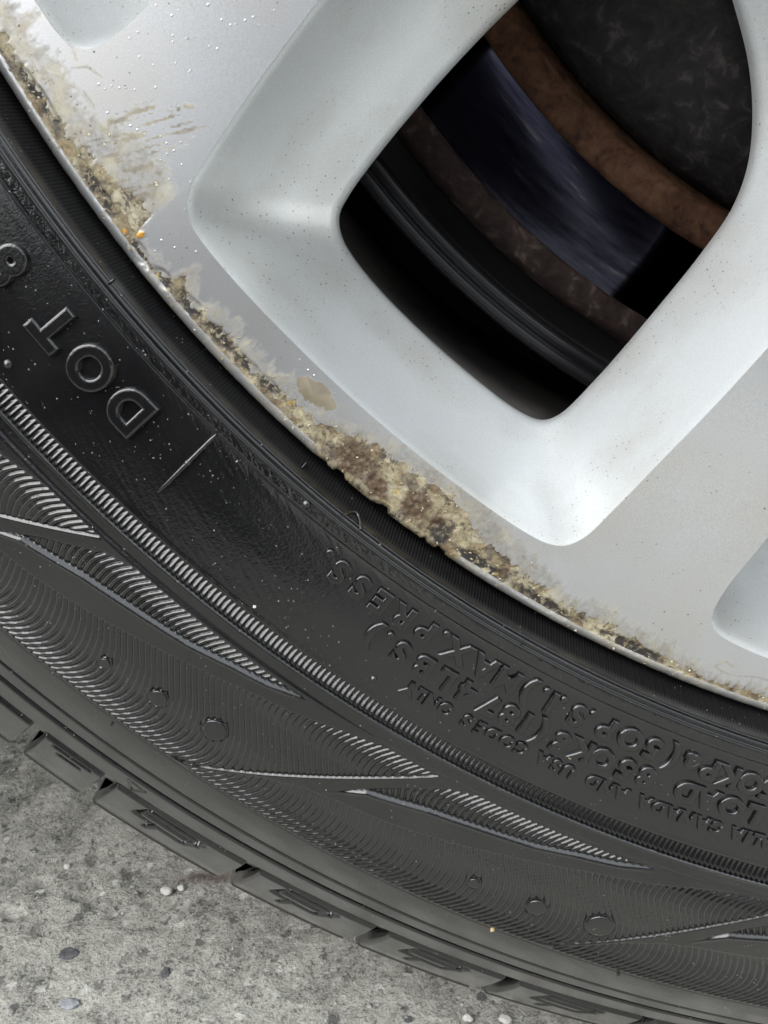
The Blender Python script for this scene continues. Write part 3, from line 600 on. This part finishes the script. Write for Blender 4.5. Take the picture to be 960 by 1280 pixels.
link('rim_barrel', mesh_np('rim_barrel', V, grid_faces(len(bq), 120, True)), BARREL, rim)
# hub centre
cir = np.radians(np.linspace(0, 360, 60, endpoint=False))[None]; hp = np.array([(58, float(zface(np.array(58.)))), (52, -9), (40, -10), (38, -5), (0.1, -4)])
V = np.stack([hp[:, 0:1]*np.cos(cir), -hp[:, 1:2]+0*cir, hp[:, 0:1]*np.sin(cir)], -1).reshape(-1, 3)*.001
link('hub_cap', mesh_np('hub_cap', V, grid_faces(len(hp), 60, True)), FACE, rim)

# flakes of loose oxide standing on the crust
def flakes(n, name, m, pick):
    VV = []; FF = []; c = 0
    base = np.array([(-1, -.6, 0), (1, -.5, 0), (.7, .8, 0), (-.8, .6, 0), (0, 0, 1)])
    fc = np.array([(0, 1, 4), (1, 2, 4), (2, 3, 4), (3, 0, 4)])
    while c < n:
        th = random.uniform(-157, -98); r = random.uniform(219, 232.6); x, y = r*math.cos(rad(th)), r*math.sin(rad(th))
        if not pick(x, y): continue
        a = random.uniform(0, 6.28); s_ = random.uniform(.08, .30); b = base*np.array([s_, s_*random.uniform(.4, 1), s_*random.uniform(.3, .7)])+rng.normal(0, s_*.2, (5, 3))
        X_ = x+b[:, 0]*math.cos(a)-b[:, 1]*math.sin(a); Y_ = y+b[:, 0]*math.sin(a)+b[:, 1]*math.cos(a); Z_ = b[:, 2]+.02
        VV.append(np.stack([X_, -Z_, Y_], 1)*.001); FF.append(fc+5*c); c += 1
    return link(name, mesh_np(name, np.concatenate(VV), np.concatenate(FF), False), m, rim)
def pk(x, y):
    r = math.hypot(x, y); th = math.degrees(math.atan2(y, x)); return r > np.interp(th, CRA[:, 0], CRA[:, 1])+.4 and random.random() < .25+.75*vnoise(np.array(x*.5), np.array(y*.5), 8)
FLK = mat('oxide_flakes', (.4, .36, .25), .8); g = N(FLK)
g.ln(g.ramp(g.noise(700, 2), [(.3, (.06, .045, .035)), (.45, (.30, .24, .15)), (.6, (.50, .46, .34)), (.75, (.68, .67, .58))]), g.b.inputs['Base Color'])
tag(flakes(300, 'corrosion_flakes', FLK, pk), 'loose beige and brown oxide flakes along the rim edge', kind='stuff')

# ================================================================ brake disc and shield
disc = empty('brake_disc'); tag(disc, 'rusty brake disc with orange step and worn bright track behind the spokes', 'brake disc')
def revolve(name, pts, m, parent, n=240, noise_=0.):
    a = np.radians(np.linspace(0, 360, n, endpoint=False))[None]; pts = np.array(pts, float); r = pts[:, 0:1]+0*a; z = pts[:, 1:2]+0*a
    if noise_: z = z+noise_*(fbm(a*r*.12+0*r, r*.35, 4, 51)-.5)
    V = np.stack([r*np.cos(a), -z, r*np.sin(a)], -1).reshape(-1, 3)*.001
    return link(name, mesh_np(name, V, grid_faces(len(pts), n, True)), m, parent, AX)
revolve('hat', [(20, -40), (60, -40.5), (95, -42), (118, -45), (132, -49), (140, -53.5), (144.5, -58), (146.6, -62), (147.4, -66)], HATM, disc, 360, 1.2)
revolve('hat_step', [(147.4, -67), (148.6, -64.5), (150.2, -60.4), (151, -59.6), (155.5, -59.4), (157.2, -59.8), (158, -61), (158.3, -63)], RUST, disc, 720, .6)
revolve('friction_track', [(158.2, -61.6), (162, -61.4), (168, -61.5), (174, -61.6), (177.2, -61.8)], POL, disc, 360)
revolve('worn_outer_lip', [(177.0, -61.8), (177.4, -60.2), (178.2, -59.8), (180.5, -60), (182.6, -60.6), (183.8, -61.8), (184.4, -64), (184.4, -72), (183, -74)], RUSTD, disc, 720, .8)
shield = empty('dust_shield'); tag(shield, 'dark dust shield with thin shiny rolled rim around the brake disc', 'dust shield')
revolve('shield_plate', [(60, -84), (170, -84), (186, -82), (189.5, -74), (190.3, -66)], DARKP, shield)
revolve('rolled_edge', [(190.2, -66), (190.8, -62.4), (191.8, -61.2), (193, -61.6), (193.8, -63.4), (194.5, -63.2), (195.6, -61.8), (196.8, -62.6), (197.4, -66), (197, -72)], SHLD, shield, 360)
# knuckle and hub body far behind so that the disc bears on something
revolve('hub_carrier', [(0.1, -86), (70, -86), (72, -92), (72, -150), (0.1, -152)], DARKP, shield, 48)

# ================================================================ car body round the wheel
car = empty('parked_car'); tag(car, 'dark wheel arch and underbody of the parked car above the wheel', 'car')
a = np.radians(np.linspace(-14, 194, 60))[None]
for nm, pp in (('arch_liner', [(402, 10), (400, -40), (398, -280)]), ('fender', [(402, 10), (404, 16), (410, 18), (600, 30), (780, 10)])):
    pp = np.array(pp, float); V = np.stack([pp[:, 0:1]*np.cos(a), -pp[:, 1:2]+0*a, pp[:, 0:1]*np.sin(a)], -1).reshape(-1, 3)*.001
    link(nm, mesh_np(nm, V, grid_faces(len(pp), 60)), DARKP if nm == 'arch_liner' else mat('body_paint', (.35, .36, .38), .3, .6, coat=1), car, AX)
V = [(-2.2, .05, .30), (1.8, .05, .30), (1.8, 1.75, .30), (-2.2, 1.75, .30)]
V = [(-2.2, .30, .22), (1.8, .30, .22), (1.8, 1.75, .22), (-2.2, 1.75, .22), (-2.2, .30, 1.0), (1.8, .30, 1.0), (1.8, 1.75, 1.0), (-2.2, 1.75, 1.0)]
V2 = [(-.44, .25, .03), (.44, .25, .03), (.44, .28, .03), (-.44, .28, .03), (-.44, .25, .9), (.44, .25, .9), (.44, .28, .9), (-.44, .28, .9)]
link('rear_light_blocker', mesh_np('rear_light_blocker', V2, [(0, 3, 2, 1), (4, 5, 6, 7), (0, 1, 5, 4), (2, 3, 7, 6), (1, 2, 6, 5), (3, 0, 4, 7)], False), DARKP, car)  # added plate behind the wheel, stops light showing through from under the car
link('floor_pan', mesh_np('floor_pan', V, [(0, 3, 2, 1), (4, 5, 6, 7), (0, 1, 5, 4), (2, 3, 7, 6), (1, 2, 6, 5), (3, 0, 4, 7)], False), DARKP, car)
for x0, x1 in ((-2.2, -.40), (.40, 1.8)):
    V = [(x0, 0, .12), (x1, 0, .12), (x1, .32, .12), (x0, .32, .12), (x0, -.02, .8), (x1, -.02, .8), (x1, .32, .8), (x0, .32, .8)]
    link('sill_panel', mesh_np('sill_panel', V, [(0, 3, 2, 1), (4, 5, 6, 7), (0, 1, 5, 4), (2, 3, 7, 6), (1, 2, 6, 5), (3, 0, 4, 7)], False), DARKP, car)

# ================================================================ dark blocks added out of view for tyre, rim and disc to reflect
WB = mat('reflection_block_dark', (.018, .018, .022), .85)
def wall(name, x0, x1, y0, y1, h):  # plain unseen box, added for its dark reflection
    bm = bmesh.new(); bmesh.ops.create_cube(bm, size=1)
    for v in bm.verts: v.co = Vector((x0+(v.co.x+.5)*(x1-x0), y0+(v.co.y+.5)*(y1-y0), -.01+(v.co.z+.5)*(h+.01)))
    bmesh.ops.bevel(bm, geom=bm.edges[:], offset=.012, segments=2, affect='EDGES')
    me = bpy.data.meshes.new(name); bm.to_mesh(me); bm.free(); return tag(link(name, me, WB), kind='structure')
wall('low_reflection_block', -1.3, -.20, -.68, -.40, .235)  # added block that darkens what the upper-left sidewall reflects
wall('tall_reflection_block', -.9, .33, -3.3, -3.1, 2.1); wall('tall_reflection_block', .56, 6, -3.3, -3.1, 2.1)  # added blocks behind the camera; their gap leaves a glint on the disc

# ================================================================ ground
gx = np.arange(-.50, .10, .0016); gy = np.arange(-.16, .42, .0016); X, Y = np.meshgrid(gx, gy)
edge = np.minimum(np.minimum(X+.5, .1-X), np.minimum(Y+.16, .42-Y)); fe = sst(0, .03, edge)
hz = .0026*(fbm(X*130, Y*110, 5, 61)-.5)+.0022*(fbm(X*18, Y*18, 3, 62)-.5)
hz -= .0028*sst(.58, .72, fbm(X*150, Y*150, 3, 63))*sst(.45, .6, fbm(X*12, Y*12, 2, 64))
tr_ = (X+.27)-(Y-.10)*.12; hz -= .0022*(gau(tr_+.0, .006)+gau(tr_+.028, .005)+.6*gau(tr_-.05, .008))*sst(.06, .12, Y)
stn = gau((X+.212), .010)*gau((Y-.097), .0028)
me = mesh_np('ground', np.stack([X, Y, hz*fe-.0004], -1).reshape(-1, 3), grid_faces(*X.shape)); attr(me, 'stain', np.clip(stn*1.6*(.4+fbm(X*200, Y*200, 3, 65)), 0, 1))
tag(link('ground', me, CON), kind='structure')
V = []; F = []
xs = [-60, -.5, .1, 60]; ys = [-60, -.16, .42, 60]
for y in ys:
    for x in xs: V.append((x, y, -.0004))
for j in range(3):
    for i in range(3):
        if (i, j) != (1, 1): F.append((j*4+i, j*4+i+1, j*4+i+5, j*4+i+4))
me = mesh_np('driveway', V, F); attr(me, 'stain', np.zeros(len(V)))
tag(link('driveway', me, CON), kind='structure')

def stone(name, x, y, s, m, label, flat=.6, seed=0, group=None):
    bm = bmesh.new(); bmesh.ops.create_icosphere(bm, subdivisions=3, radius=1)
    rs = random.Random(seed); ax = [Vector((rs.gauss(0, 1), rs.gauss(0, 1), rs.gauss(0, 1))).normalized() for _ in range(11)]
    for v in bm.verts:
        p = v.co.copy()
        for k in ax:
            d = p.dot(k); lim = .72+.1*abs(k.x)
            if d > lim: p -= k*(d-lim)
        p *= rs.uniform(.90, 1.08); v.co = Vector((p.x*s[0], p.y*s[1], p.z*s[2]))*.001
    mn = min(v.co.z for v in bm.verts)
    for v in bm.verts: v.co.z -= mn*.75
    me = bpy.data.meshes.new(name); bm.to_mesh(me); bm.free()
    for q in me.polygons: q.use_smooth = True
    o = link(name, me, m, None, (x*.001, y*.001, -.0006)); tag(o, label, 'pebble', group); return o
WST = stone_mat('pale_stone', (.50, .49, .46), (.66, .65, .60)); DST = stone_mat('dark_stone', (.06, .06, .065), (.13, .13, .14)); GST = stone_mat('grey_stone', (.22, .23, .25), (.36, .37, .39))
stone('pebble', -224, 89.5, (2.1, 1.9, 1.4), WST, 'small white pebble on the concrete just below the reddish stain', seed=1)
stone('pebble', -219.5, 91, (1.5, 1.3, 1.0), WST, 'tiny white chip touching the white pebble below the reddish stain', seed=2)
stone('pebble', -247, 62, (3.6, 2.4, .6), DST, 'dark grey stone set in the concrete left of the tyre', seed=3)
stone('pebble', -240, 44, (3.2, 2.2, .6), GST, 'pale bluish stone below the dark grey stone', seed=4)
stone('pebble', -262, 100, (1.3, 1.2, 1.0), WST, 'white speck of gravel alone in the shaded concrete', seed=5)
stone('pebble', -215, 55.5, (1.6, 2.2, 1.0), DST, 'small black chip at the lower middle of the concrete', seed=6)
stone('pebble', -125, 42.5, (1.7, 1.5, 1.1), WST, 'left one of two pale stones at the bottom edge beside the tread', seed=7)
stone('pebble', -114.5, 42.5, (2.0, 1.6, 1.2), WST, 'right one of two pale stones at the bottom edge beside the tread', seed=8)
# grit
GR = stone_mat('grit', (.12, .12, .11), (.48, .47, .43)); n = 3200
base = np.array([(-1, -.7, 0), (.9, -.6, 0), (.8, .8, 0), (-.7, .9, 0), (-.3, -.3, .8), (.4, .3, .7)]); fcs = np.array([(0, 1, 4), (1, 5, 4), (1, 2, 5), (2, 3, 5), (3, 4, 5), (3, 0, 4)])
px = rng.uniform(-.34, -.05, n); py = rng.uniform(.02, .2, n); s_ = rng.gamma(2., .00015, n)+.00015; an = rng.uniform(0, 6.28, n)
B = base[None]*s_[:, None, None]*rng.uniform(.6, 1.3, (n, 1, 3))+rng.normal(0, 1, (n, 6, 3))*s_[:, None, None]*.15
Xg = px[:, None]+B[..., 0]*np.cos(an)[:, None]-B[..., 1]*np.sin(an)[:, None]; Yg = py[:, None]+B[..., 0]*np.sin(an)[:, None]+B[..., 1]*np.cos(an)[:, None]
V = np.stack([Xg, Yg, B[..., 2]*.8-.0004], -1).reshape(-1, 3); F = (fcs[None]+6*np.arange(n)[:, None, None]).reshape(-1, 3)
tag(link('grit', mesh_np('grit', V, F, False), GR), 'loose grey grit scattered over the worn concrete', 'grit', kind='stuff')

# crumbs and lint lying on the tyre
def crumb(th, r, size, m, label, h=.1, seed=0, cat='crumb'):
    bm = bmesh.new(); bmesh.ops.create_icosphere(bm, subdivisions=2, radius=size*.001); rs = random.Random(seed)
    for v in bm.verts: v.co *= rs.uniform(.6, 1.25)
    me = bpy.data.meshes.new('dirt_crumb'); bm.to_mesh(me); bm.free(); p = on_tyre(th, r, h); o = link('dirt_crumb', me, m, None, (p[0], p[1], p[2]+HC)); tag(o, label, cat); return o
YC = stone_mat('yellow_dirt', (.40, .27, .12), (.58, .44, .25)); KC = mat('black_dirt', (.012, .012, .012), .7)
crumb(-114.36, 300.5, .45, YC, 'ochre dirt crumb stuck on the smooth tyre shoulder', seed=1)
crumb(-116.3, 252.4, .30, YC, 'ochre speck beside the raised letters on the sidewall', seed=2)
crumb(-131.54, 301.8, .40, KC, 'black crumb on the shoulder near the left ribbed wave', seed=3)
crumb(-108.73, 301.1, .45, KC, 'black crumb on the tyre shoulder in the lower right', seed=4)
crumb(-130.66, 259.2, .30, WST, 'pale lint tuft at the edge of the serrated band', seed=5)
# fine dust specks catching the light
n = 2600; th = rng.uniform(-155, -101, n); r = rng.uniform(238, 322, n); keep = rng.uniform(0, 1, n) < np.where((r < 262) & (th < -124), 1., .16); th, r = th[keep], r[keep]; n = len(th)
s_ = rng.gamma(1.6, .035, n)+.03; hh = sidewall_h(th[None], r[None])[0]
c3 = polar_grid(th[None], r[None], hh[None]+.02); B = rng.normal(0, 1, (n, 4, 3)); B /= np.linalg.norm(B, axis=2, keepdims=True); V = (c3[:, None]+B*s_[:, None, None]*.001).reshape(-1, 3)
F = (np.array([(0, 1, 2), (0, 2, 3), (0, 3, 1), (1, 3, 2)])[None]+4*np.arange(n)[:, None, None]).reshape(-1, 3)
o = link('dust_specks', mesh_np('dust_specks', V, F, False), mat('dust', (.45, .45, .43), .6), None, AX); tag(o, 'fine pale dust specks scattered over the glossy tyre sidewall', 'dust', kind='stuff')
bpy.context.view_layer.update()
